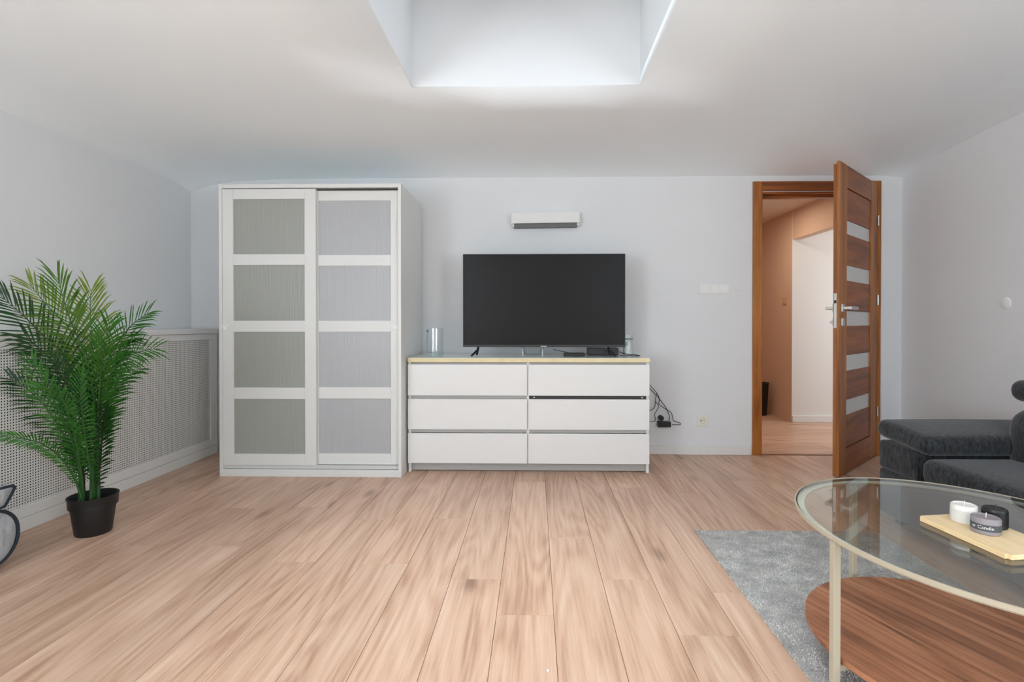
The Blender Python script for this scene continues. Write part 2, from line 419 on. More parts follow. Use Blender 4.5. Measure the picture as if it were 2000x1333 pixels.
# baseboards
def board(name, b): return struct(box(name, white_trim, None, b, bev=.004))
board('baseboard_back', (.775, 1.628, YB - .014, YB, 0, .068))
board('baseboard_back_left', (-2.43, -2.06, YB - .014, YB, 0, .068))
board('baseboard_back_right', (2.60, XR, YB - .014, YB, 0, .068))
board('baseboard_right', (XR - .014, XR, YF, YB - .014, 0, .068))
board('baseboard_left', (XL, XL + .014, YF, .85, 0, .068))

# ---------------------------------------------------------------- hall beyond the door
hall = struct(box('floor_hall', MATS['floor_underlay'], None, (1.2, 4.3, YB + .02, 6.5, -.06, -.009), bev=0))
rows = 0; y = YB + .02
hw = .19
while y < 6.4:
    x = 1.2 - rnd.random() * 1.2
    while x < 4.3:
        x0, x1 = max(x, 1.2), min(x + 1.4, 4.3); x += 1.4
        if x1 - x0 < .05: continue
        bm = bmesh.new(); add_plank(bm, hw, x1 - x0)
        p = mesh_obj('plank', bm, floor_m, hall, loc=(x0, y + hw, 0)); p.rotation_euler = (0, 0, -math.pi / 2)
    y += hw
struct(box('trim_1', mat('oak_threshold', (122, 84, 58), .4), None, (DX0 - .02, DX1 + .02, YB - .012, YB + .016, 0, .004), bev=.001))
HX = 2.585
wallobj('wall_hall_right', [(HX, HX + .09, 5.215, 6.5, 0, 2.5), (HX, HX + .09, YB + .1, 5.204, 1.838, 2.5)], tan)
wallobj('wall_hall_left', [(1.1, 1.2, YB + .1, 6.5, 0, 2.5)], tan)
wallobj('wall_hall_far', [(1.1, 2.7, 6.4, 6.5, 0, 2.5)], tan)
wallobj('wall_side_room', [(HX + .001, 4.35, 5.205, 5.2145, 0, 2.5)], mat('side_room_paint', (226, 224, 220), .75))
wallobj('wall_side_room_right', [(4.25, 4.35, YB + .1, 5.204, 0, 2.5)])
wallobj('ceiling_hall', [(1.1, 4.35, YB + .1, 6.5, 2.13, 2.2)], mat('hall_ceiling_paint', (226, 210, 196), .85))
board('baseboard_side_room', (HX + .002, 4.249, 5.191, 5.2045, 0, .068))

# hall things
bin_o = empty('waste_bin', (2.445, 5.62, 0))
lathe('bin_body', mat('black_bin_plastic', (20, 22, 21), .5), bin_o, [(.0, 0), (.068, 0), (.072, .01), (.09, .34), (.093, .345), (.088, .345), (.069, .015), (0, .013)], 28, cap=False)
lathe('rim', MATS['black_bin_plastic'], bin_o, [(.089, .338), (.096, .338), (.096, .352), (.089, .352), (.089, .338)], 28, cap=False)
tag(bin_o, 'tall black waste bin on the hall floor beyond the open door', 'bin')
sw = empty('light_switch', (HX - .0005, 5.36, 1.23))
box('switch_frame', mat('tan_switch_plastic', (205, 165, 138), .4), sw, (-.008, 0, -.04, .04, -.04, .04), bev=.003)
box('rocker', MATS['tan_switch_plastic'], sw, (-.012, -.008, -.026, .026, -.026, .026), bev=.002)
tag(sw, 'single switch on the shaded tan hall wall seen through the doorway', 'switch')

# ---------------------------------------------------------------- door frame and open door
door = struct(empty('door_1', (0, 0, 0)))
yf = YB - .018
casing = [(1.638, DX0 + .012, yf, YB, 0, 2.06), (DX1 - .015, 2.585, yf, YB, 0, 2.06)]
for b in casing: box('casing', oak, door, b, bev=.003)
box('casing', oak_h, door, (DX0 + .012, DX1 - .015, yf, YB, 1.988, 2.06), bev=.003)
box('jamb', oak, door, (DX0, DX0 + .014, YB, YB + .1, 0, 1.985), bev=.001)
box('jamb', oak, door, (DX1 - .014, DX1, YB, YB + .1, 0, 1.985), bev=.001)
box('jamb', oak_h, door, (DX0 + .014, DX1 - .014, YB, YB + .1, 1.971, 1.985), bev=.001)
# rebate stops
box('door_stop', oak, door, (DX0 + .014, DX0 + .026, YB + .045, YB + .1, 0, 1.971), bev=.001)
box('door_stop', oak, door, (DX1 - .026, DX1 - .014, YB + .045, YB + .1, 0, 1.971), bev=.001)
box('door_stop', oak_h, door, (DX0 + .026, DX1 - .026, YB + .045, YB + .1, 1.952, 1.971), bev=.001)
box('strike_plate', dark_steel, door, (DX0 + .0135, DX0 + .016, YB + .008, YB + .03, 1.0, 1.16), bev=0)
hx, hy = 2.548, 3.872; fx, fy = 1.937, 3.301
LL = math.hypot(fx - hx, fy - hy); ang = math.atan2(fy - hy, fx - hx)
# leaf: local x from hinge to free edge, local y towards the visible room-side face (y=0), z up
ZB, ZT = .010, 2.030
stw = .145
T = .040
leaf = None
bs = [(0, stw, -.016, 0, ZB, ZT), (LL - stw, LL, -.016, 0, ZB, ZT),                       # lipped face stiles
      (0.013, stw, -T, -.016, ZB, ZT - .013), (LL - stw, LL - .013, -T, -.016, ZB, ZT - .013)]
bm = bmesh.new()
for b in bs: add_box(bm, *b, bev=.0015, seg=1)
leaf = mesh_obj('door_leaf', bm, oak, door); leaf.location = (hx, hy, 0); leaf.rotation_euler = (0, 0, ang)
leaf['label'] = 'open oak veneered door leaf with five frosted panes'
panes = [(.384, .486), (.677, .783), (.978, 1.076), (1.277, 1.379), (1.584, 1.676)]
x0, x1 = stw, LL - stw
box('rail', oak_h, leaf, (x0, x1, -T, -.001, 1.884, ZT - .001), bev=.0015)
box('rail', oak_h, leaf, (x0, x1, -T, -.001, ZB, .170), bev=.0015)
zs = [.174] + [z for p in panes for z in p] + [1.880]
for k in range(0, len(zs), 2):
    box('panel', oak_h, leaf, (x0, x1, -T + .004, -.007, zs[k] + .0008, zs[k + 1] - .0008), bev=.002)
for a, b in panes:
    box('pane', frost, leaf, (x0, x1, -T + .012, -.014, a, b), bev=.001)
# handles, rosettes, lock plate
def hpart(name, bs_, lv=None, m=chrome):
    bm = bmesh.new()
    for b in bs_: add_box(bm, *b, bev=.0025, seg=2)
    return mesh_obj(name, bm, m, leaf)
xh = LL - .055; zh = 1.092
h = hpart('handle', [(xh - .025, xh + .025, 0, .009, zh - .025, zh + .025), (xh - .009, xh + .009, .009, .05, zh - .009, zh + .009),
                 (xh - .135, xh + .010, .040, .056, zh - .010, zh + .010)])
h['label'] = 'brushed nickel lever handle'
hpart('escutcheon', [(xh - .025, xh + .025, 0, .009, zh - .115, zh - .065)])
h = hpart('handle', [(xh - .025, xh + .025, -T - .009, -T, zh - .025, zh + .025), (xh - .009, xh + .009, -T - .05, -T - .009, zh - .009, zh + .009),
                 (xh - .135, xh + .010, -T - .056, -T - .040, zh - .010, zh + .010)])
hpart('escutcheon', [(xh - .025, xh + .025, -T - .009, -T, zh - .115, zh - .065)])
hpart('key', [(xh - .003, xh + .003, -T - .03, -T - .009, zh - .1, zh - .082)])
hpart('lock_plate', [(LL - .014, LL - .011, -.037, -.0165, zh - .13, zh + .095)])
hpart('latch', [(LL - .012, LL - .004, -.033, -.021, zh + .03, zh + .05)], m=dark_steel)
for z in (.3, 1.13, 1.72):
    lathe('hinge', chrome, leaf, [(0, z), (.007, z), (.007, z + .075), (0, z + .075)], 12, center=(.004, .008, 0), cap=False)

# ---------------------------------------------------------------- radiator screen along the left wall
rs = empty('radiator_cover', (0, 0, 0))
PX = -2.44; Y0, Y1 = .9, 3.88
box('top_board', white_trim, rs, (XL + .002, PX + .012, Y0, Y1, .917, .952), bev=.004)
boxes('frame', white_trim, rs, [(PX - .018, PX, Y0, Y1, .872, .916), (PX - .018, PX, Y0, Y1, .064, .118),
      (PX - .018, PX, 3.80, Y1, .118, .872), (PX - .018, PX, Y0, Y0 + .05, .118, .872)], bev=.002)
box('plinth', white_trim, rs, (PX - .018, PX + .004, Y0, Y1, 0, .0625), bev=.002)
bm = bmesh.new(); pit = .0132; sw_ = .0033
def raw_box(bm, x0, x1, y0, y1, z0, z1):
    v = [bm.verts.new(p) for p in ((x0, y0, z0), (x1, y0, z0), (x1, y1, z0), (x0, y1, z0), (x0, y0, z1), (x1, y0, z1), (x1, y1, z1), (x0, y1, z1))]
    for f in ((0, 3, 2, 1), (4, 5, 6, 7), (0, 1, 5, 4), (1, 2, 6, 5), (2, 3, 7, 6), (3, 0, 4, 7)): bm.faces.new([v[i] for i in f])
z = .118 + .006
while z < .872:
    raw_box(bm, PX - .0080, PX - .0065, Y0 + .05, 3.80, z - sw_, z + sw_); z += pit
y = Y0 + .056
while y < 3.80:
    raw_box(bm, PX - .0079, PX - .0064, y - sw_, y + sw_, .118, .872); y += pit
me = mesh_obj('mesh_panel', bm, mat('perforated_white_board', (222, 221, 217), .55), rs); me['kind'] = 'stuff'
box('backing', hole_dark, rs, (PX - .060, PX - .056, Y0 + .02, 3.86, .07, .90), bev=0)  # dark sheet standing in for the shade behind the holes
box('end_board', white_trim, rs, (XL + .002, PX - .019, Y0, Y0 + .018, 0, .916), bev=.001)
tag(rs, 'long white radiator cover with perforated panel along the left wall', 'radiator cover')

# ---------------------------------------------------------------- wardrobe
wd = empty('wardrobe', (0, 0, 0))
WX0, WX1, WY0, WY1, WZ = -2.045, -.860, 3.272, 3.86, 1.893
tck = .020
box('side_panel', laminate, wd, (WX0, WX0 + tck, WY0, WY1, 0, WZ))
box('side_panel', laminate, wd, (WX1 - tck, WX1, WY0, WY1, 0, WZ))
box('top_panel', laminate, wd, (WX0 + tck, WX1 - tck, WY0, WY1, WZ - .026, WZ - .001))
box('bottom_panel', laminate, wd, (WX0 + tck, WX1 - tck, WY0 + .02, WY1, .047, .065))
box('back_panel', laminate, wd, (WX0 + tck, WX1 - tck, WY1 - .006, WY1 - .001, .065, WZ - .026), bev=0)
box('plinth', laminate, wd, (WX0 + tck, WX1 - tck + .0005, WY0 + .002, WY0 + .02, 0, .046))
box('track', mat('white_track', (214, 214, 212), .4), wd, (WX0 + tck, WX1 - tck, WY0 + .006, WY0 + .07, .0655, .071))
box('track', mat('grey_track', (70, 70, 66), .5), wd, (WX0 + tck, WX1 - tck, WY0 + .02, WY0 + .07, WZ - .034, WZ - .0265))
box('divider', laminate, wd, (-1.462, -1.442, WY0 + .09, WY1 - .007, .0655, WZ - .035))
for z in (.30, .74, 1.18, 1.52):
    box('shelf', laminate, wd, (WX0 + tck, -1.463, WY0 + .09, WY1 - .007, z, z + .018))
    box('shelf', laminate, wd, (-1.441, WX1 - tck, WY0 + .09, WY1 - .007, z + .08, z + .098))
def slide_door(xa, xb, y0, th, pa, pb, rowz, z0, z1, gm, kx, label):
    bars = [(xa, pa, y0, y0 + th, z0, z1), (pb, xb, y0, y0 + th, z0, z1)]
    zz = [z0] + [q for r in reversed(rowz) for q in r] + [z1]
    for k in range(0, len(zz), 2): bars.append((pa, pb, y0 + .0015, y0 + th, zz[k], zz[k + 1]))
    d = boxes('door', laminate, wd, bars, bev=.0012); d['label'] = label
    for lo, hi in reversed(rowz):
        box('pane', gm, d, (pa - .002, pb + .002, y0 + .009, y0 + .013, lo - .002, hi + .002), bev=0)
    lathe('knob', white_pl, d, [(.0, -.001), (.010, -.001), (.012, -.004), (.019, -.005), (.020, -.001), (.020, .0)], 24, 'Y', (kx, y0, .972), cap=False)
slide_door(-2.024, -1.414, WY0 + .004, .022, -1.954, -1.487, [(.146, .503), (.577, .938), (1.010, 1.371), (1.441, 1.797)][::-1], .072, 1.862, rib_left, -2.005,
           'left sliding door with green-grey ribbed panes')
slide_door(-1.478, -.881, WY0 + .030, .022, -1.408, -.936, [(.146, .503), (.577, .938), (1.010, 1.368), (1.438, 1.790)][::-1], .074, 1.856, rib_right, -.903,
           'right sliding door with paler ribbed panes')
tag(wd, 'tall white wardrobe with two sliding doors of ribbed glass panes', 'wardrobe')

# ---------------------------------------------------------------- dresser
dr = empty('dresser', (0, 0, 0))
QX0, QX1, QY0, QY1 = -.846, .754, 3.385, 3.865
box('side_panel', lacquer, dr, (QX0, QX0 + .018, QY0 + .018, QY1, 0, .735))
box('side_panel', lacquer, dr, (QX1 - .018, QX1, QY0 + .018, QY1, 0, .735))
box('divider', lacquer, dr, (-.056, -.038, QY0 + .019, QY1 - .004, .06, .735))
box('back_panel', lacquer, dr, (QX0 + .018, QX1 - .018, QY1 - .004, QY1 - .001, .06, .735), bev=0)
box('plinth', grey_gap, dr, (QX0 + .018, QX1 - .018, QY0 + .05, QY0 + .066, .004, .062))
tp = box('top_board', birch, dr, (QX0 - .001, QX1 + .004, QY0 - .003, QY1 + .02, .7355, .7625), bev=.002)
sh = box('top_sheet', gloss_top, tp, (QX0 + .001, QX1 + .002, QY0, QY1 + .018, .7626, .7650), bev=.0005)
rowsz = [(.514, .7205), (.2885, .492), (.063, .264)]
colsx = [(QX0, -.0525), (-.0445, QX1)]
for ci, (xa, xb) in enumerate(colsx):
    for ri, (za, zb) in enumerate(rowsz):
        bm = bmesh.new()
        # front with a bevelled upper grip edge
        v = [bm.verts.new(p) for x in (xa, xb) for p in ((x, QY0, za), (x, QY0 + .018, za), (x, QY0 + .018, zb - .004), (x, QY0, zb))]
        bm.faces.new(v[:4]); bm.faces.new(v[4:][::-1])
        for k in range(4): bm.faces.new((v[k], v[(k + 1) % 4], v[4 + (k + 1) % 4], v[4 + k]))
        bmesh.ops.bevel(bm, geom=list(bm.edges), offset=.0012, segments=1, affect='EDGES')
        d = mesh_obj('drawer', bm, lacquer, dr)
        boxes('drawer_box', grey_gap, d, [(xa + .022, xa + .034, QY0 + .019, QY1 - .05, za + .012, zb - .03), (xb - .034, xb - .022, QY0 + .019, QY1 - .05, za + .012, zb - .03),
              (xa + .034, xb - .034, QY0 + .019, QY1 - .05, za + .012, za + .02)], bev=0)
for xa, xb in ((QX0 + .019, -.057), (-.037, QX1 - .019)):
    for zc in (.503, .276, .728):
        if xa > -.1 and zc == .503: continue
        box('cross_rail', grey_gap, dr, (xa, xb, QY0 + .0195, QY0 + .036, zc - .012 if zc < .7 else .716, zc + .012 if zc < .7 else .7350), bev=0)
b_ = boxes('open_slot', dark_steel, dr, [(-.030, .732, QY0 + .004, QY0 + .034, .4935, .5125)], bev=.001)  # solid dark bar fills the gap above the middle drawer
b_['label'] = 'dark slot above the right middle drawer'
for a_ in (-.012, .700): box('slot_bracket', chrome, dr, (a_, a_ + .012, QY0 + .001, QY0 + .004, .499, .507), bev=.001)
tag(dr, 'low white six-drawer dresser with pale wood edged top under the television', 'dresser')
DT = .7651

# ---------------------------------------------------------------- television
tv = empty('television', (.06, 3.55, DT))
TX0, TX1, TY, TZ0, TZ1 = -.561, .563, 0.0, .829 - DT, 1.475 - DT
box('back_shell', black_pl, tv, (TX0 + .002, TX1 - .002, TY + .012, TY + .03, TZ0 + .002, TZ1 - .002), bev=.004)
box('electronics_bulge', black_pl, tv, (TX0 + .16, TX1 - .16, TY + .03, TY + .065, TZ0 + .02, TZ0 + .36), bev=.012)
boxes('bezel', black_pl, tv, [(TX0, TX0 + .006, TY, TY + .012, TZ0, TZ1), (TX1 - .006, TX1, TY, TY + .012, TZ0, TZ1),
      (TX0 + .006, TX1 - .006, TY, TY + .012, TZ1 - .006, TZ1), (TX0 + .006, TX1 - .006, TY - .001, TY + .012, TZ0, TZ0 + .014)], bev=.001)
box('screen', screen_m, tv, (TX0 + .006, TX1 - .006, TY + .004, TY + .009, TZ0 + .014, TZ1 - .006), bev=0)
box('bezel_line', mat('grey_bezel_line', (74, 74, 76), .35), tv, (TX0 + .006, TX1 - .006, TY - .0016, TY - .0004, TZ0 + .0125, TZ0 + .0145), bev=0)
bd = box('badge', mat('pale_badge', (190, 190, 192), .4), tv, (-.021, .021, TY - .0025, TY - .0012, TZ0 + .003, TZ0 + .009), bev=0)
for s, x in ((-1, -.455), (1, .448)):
    bm = bmesh.new()
    add_tube(bm, [Vector((x, TY + .014, TZ0 + .004)), Vector((x + .004 * s, TY, TZ0 - .02)), Vector((x + s * .030, TY - .075, .014)), Vector((x + s * .036, TY - .085, .0085))], .0075, 8)
    add_tube(bm, [Vector((x, TY + .014, TZ0 + .004)), Vector((x + .004 * s, TY + .022, TZ0 - .02)), Vector((x + s * .012, TY + .034, .014)), Vector((x + s * .014, TY + .038, .0085))], .0075, 8)
    mesh_obj('foot', bm, black_pl, tv, True)
tag(tv, 'large black flat-screen television on two splayed feet on the white dresser', 'television')

# things on the dresser
va = empty('glass_vase', (-.692, 3.52, DT))
lathe('vase_wall', vase_glass, va, [(.0565, .024), (.0565, .194), (.0535, .194), (.0525, .040), (.045, .031), (0, .029)], 40, cap=False)
lathe('vase_base', vase_base_m, va, [(0, 0), (.054, 0), (.0565, .003), (.0565, .024), (.050, .026), (0, .028)], 40, cap=False)
lathe('sticker', mat('grey_sticker', (80, 86, 86), .5), va, [(0, 0), (.006, 0), (.006, -.001), (0, -.001)], 16, 'Y', (-.041, -.0405, .176), cap=False)
tag(va, 'clear cylindrical glass vase with thick base at the left end of dresser', 'vase')

jr = empty('candle_jar', (.668, 3.70, DT))
lathe('jar_glass', vase_glass, jr, [(0, 0), (.036, 0), (.037, .15), (.0345, .15), (.034, .006), (0, .006)], 32, cap=False)
lathe('wax', mat('white_wax', (226, 224, 222), .5), jr, [(0, .0065), (.0335, .0065), (.0335, .092), (.030, .094), (0, .094)], 32, cap=False)
lathe('jar_pattern', mat('grey_print', (150, 150, 150), .6), jr, [(.0373, .110), (.0377, .112), (.0377, .118), (.0373, .12)], 32, cap=False)
tube('wick', black_pl, jr, [(0, 0, .094), (.001, 0, .106)], .001, 6)
tag(jr, 'tall white candle in clear glass jar beside the television on the right', 'candle')

bw = empty('glass_bowl', (-.017, 3.66, DT))
bm = bmesh.new(); add_lathe(bm, [(0, 0), (.052, 0), (.060, .012), (.082, .062), (.079, .062), (.056, .014), (.045, .006), (0, .005)], 36, cap=False)
auto_smooth(mesh_obj('bowl_body', bm, vase_glass, bw, True))
for a_ in (-.072, .066): box('leg', mat('bright_bowl_leg', (225, 225, 222), .3), bw, (a_, a_ + .006, -.07, -.064, 0, .05), bev=.001)
tag(bw, 'clear glass bowl standing under the middle of the television', 'bowl')

bx = empty('set_top_box', (.487, 3.71, DT))
box('casing', black_pl, bx, (-.108, .108, -.06, .06, .004, .052), bev=.003)
box('display', mat('dark_display', (36, 38, 40), .15), bx, (-.03, .05, -.0606, -.0595, .024, .04), bev=0)
for a_ in (-.095, .08):
    for c_ in (-.05, .035): box('foot', black_pl, bx, (a_, a_ + .015, c_, c_ + .015, 0, .0045), bev=0)
tag(bx, 'thick black set-top box under right end of the television', 'set-top box')
bx2 = empty('media_box', (.275, 3.60, DT))
box('casing', black_pl, bx2, (-.072, .072, -.06, .06, .001, .020), bev=.003)
box('light_strip', mat('dark_red_window', (40, 16, 16), .2), bx2, (-.01, .05, -.0606, -.0595, .007, .012), bev=0)
tag(bx2, 'flat black media box lying left of the thicker set-top box', 'media box')
c = tube('cable', black_pl, None, [(.13, 3.68, DT + .042), (.19, 3.70, DT + .028), (.27, 3.72, DT + .012), (.33, 3.72, DT + .0045), (.352, 3.69, DT + .0045)], .0022, 6)
tag(c, 'thin black cable looping down behind the flat media box', 'cable')
c = tube('cable', black_pl, None, [(.590, 3.61, DT + .03), (.612, 3.60, DT + .022), (.642, 3.605, DT + .012), (.69, 3.60, DT + .009), (.735, 3.59, DT + .0035)], .0028, 6)
tag(c, 'upper black cable running from the set-top box to the dresser edge', 'cable')
c = tube('cable', black_pl, None, [(.590, 3.57, DT + .006), (.62, 3.56, DT + .0045), (.66, 3.565, DT + .005), (.70, 3.56, DT + .0032), (.715, 3.55, DT + .0032)], .0025, 6)
tag(c, 'lower black cable lying on the dresser top beside the candle jar', 'cable')

# ---------------------------------------------------------------- wall fittings
wl = empty('wall_lamp', (.078, YB, 1.775))
boxes('lamp_body', white_pl, wl, [(-.255, .255, -.068, -.062, -.030, .048), (-.255, -.249, -.062, 0, -.030, .048), (.249, .255, -.062, 0, -.030, .048), (-.249, .249, -.062, 0, .042, .048)], bev=.001)
box('diffuser', vent_grey, wl, (-.236, .236, -.052, -.0045, -.060, -.014), bev=.001)
box('back_plate', white_pl, wl, (-.240, .240, -.004, 0, -.060, .040), bev=.001)
for a_, b_2 in ((-.2485, -.2365), (.2365, .2485)): box('end_bracket', white_pl, wl, (a_, b_2, -.054, -.0045, -.052, -.0142), bev=.001)
wl.rotation_euler = (0, R(-.8), 0)
tag(wl, 'white rectangular box lamp mounted on the wall above television', 'lamp')

sp = empty('light_switch', (1.357, YB, 1.253))
box('switch_frame', white_pl, sp, (-.112, .112, -.009, 0, -.036, .036), bev=.003)
for k in range(3): 
    o = box('rocker', white_pl, sp, (-.098 + .067 * k, -.098 + .062 + .067 * k, -.014, -.009, -.025, .027), bev=.002)
tag(sp, 'white triple light switch on the wall left of door', 'switch')
rc = empty('blanking_plate', (1.53, YB, 1.262))
lathe('cap', paint, rc, [(0, -.006), (.022, -.006), (.026, -.003), (.026, 0)], 28, 'Y', cap=False)
tag(rc, 'small round painted cap on the wall between switch and door frame', 'blanking plate')
rc = empty('blanking_plate', (XR, 3.052, 1.11))
lathe('cap', white_pl, rc, [(0, -.010), (.022, -.010), (.033, -.006), (.036, 0)], 32, 'X', cap=False)
tag(rc, 'round white cover plate on the bare right wall above sofa', 'blanking plate')
so = empty('wall_socket', (1.265, YB, .259))
box('socket_frame', cream_pl, so, (-.041, .041, -.010, 0, -.041, .041), bev=.003)
lathe('socket_well', mat('socket_inner', (206, 206, 190), .4), so, [(.023, -.0102), (.0195, -.0105), (.018, -.0103)], 28, 'Y', cap=False)
box('contact_hole', black_pl, so, (-.014, -.007, -.0112, -.0100, -.006, .003), bev=0)
box('contact_hole', black_pl, so, (.005, .013, -.0112, -.0100, -.001, .003), bev=0)
tag(so, 'cream square wall socket low on the wall, nothing plugged in', 'socket')

ps = empty('power_adapter', (.973, YB, .235))
box('adapter_body', black_pl, ps, (-.05, .048, -.045, -.001, -.022, .020), bev=.006, seg=3)
lathe('plug', black_pl, ps, [(0, -.05), (.015, -.05), (.019, -.042), (.019, -.002), (0, -.002)], 24, 'Y', (-.024, 0, .046), cap=False)
tag(ps, 'black mains adapter block with round plug on wall beside dresser', 'adapter')
yc = YB - .035
def wcable(label, pts):
    o = tube('cable', black_pl, None, [(x, yc + (dy if len(q) == 0 else q[0]), z) for (x, z, *q) in pts for dy in (0,)], .0026, 6); tag(o, label, 'cable', 'black cables beside the dresser')
wcable('black cable dropping from behind dresser in a wide loop to the adapter', [(.75, .60, .01), (.80, .575), (.846, .545), (.917, .468), (.935, .42), (.932, .385), (.98, .350), (1.02, .325), (1.035, .285), (1.04, .262), (1.09, .243), (1.085, .232), (1.03, .233)])
wcable('black cable running straight diagonally from the dresser side to adapter', [(.755, .507, .020), (.85, .506, .020), (.905, .463, .020), (.95, .41, .020), (.99, .355, .020), (1.012, .30, .018), (1.012, .259, .012)])
wcable('short black cable curling back behind the dresser, upper loop', [(.917, .470, -.006), (.905, .43, -.006), (.903, .40, -.006), (.895, .36, -.006), (.86, .338, -.002), (.78, .335, .002)])
wcable('short black cable curling back behind the dresser, lower loop', [(.905, .405, -.012), (.925, .375, -.012), (.912, .34, -.012), (.897, .31, -.012), (.902, .268, -.008), (.885, .255, -.004), (.78, .25, 0)])

# ---------------------------------------------------------------- potted palm
pc = Vector((-2.095, 2.38, 0))
pl = empty('potted_palm', pc)
lathe('pot', pot_m, pl, [(0, 0), (.068, 0), (.071, .004), (.087, .128), (.094, .130), (.0965, .172), (.099, .176), (.099, .180), (.094, .180), (.091, .174), (.084, .13), (.066, .012), (0, .010)], 44, cap=False)
lathe('soil', soil_m, pl, [(0, .135), (.05, .138), (.0835, .133), (.083, .128)], 36, cap=False)
def leaf_mat(name, c1, c2):
    m = bpy.data.materials.new(name); m.use_nodes = True; nt = m.node_tree; N = nt.nodes; L = nt.links
    p = N['Principled BSDF']; p.inputs['Roughness'].default_value = .42; p.inputs['Specular IOR Level'].default_value = .4
    tc = N.new('ShaderNodeTexCoord'); n = N.new('ShaderNodeTexNoise'); n.inputs['Scale'].default_value = 45; L.new(tc.outputs['Object'], n.inputs['Vector'])
    mx = N.new('ShaderNodeMix'); mx.data_type = 'RGBA'; L.new(n.outputs['Fac'], mx.inputs['Factor']); mx.inputs[6].default_value = srgb(*c1); mx.inputs[7].default_value = srgb(*c2)
    L.new(mx.outputs[2], p.inputs['Base Color'])
    tr = N.new('ShaderNodeBsdfTranslucent'); L.new(mx.outputs[2], tr.inputs[0]); ms = N.new('ShaderNodeMixShader'); ms.inputs[0].default_value = .22
    L.new(p.outputs[0], ms.inputs[1]); L.new(tr.outputs[0], ms.inputs[2]); L.new(ms.outputs[0], N['Material Output'].inputs[0])
    return m
lm = [leaf_mat('palm_green', (24, 76, 24), (66, 130, 40)), leaf_mat('palm_yellow_green', (88, 118, 26), (140, 160, 52)), leaf_mat('palm_dark_green', (16, 48, 22), (36, 84, 36)), leaf_mat('palm_mid_green', (44, 84, 26), (84, 126, 40))]
stem_m = mat('palm_stem', (44, 84, 36), .5, noise=(30, .25))
dark_stem = mat('palm_midrib', (38, 46, 26), .5)
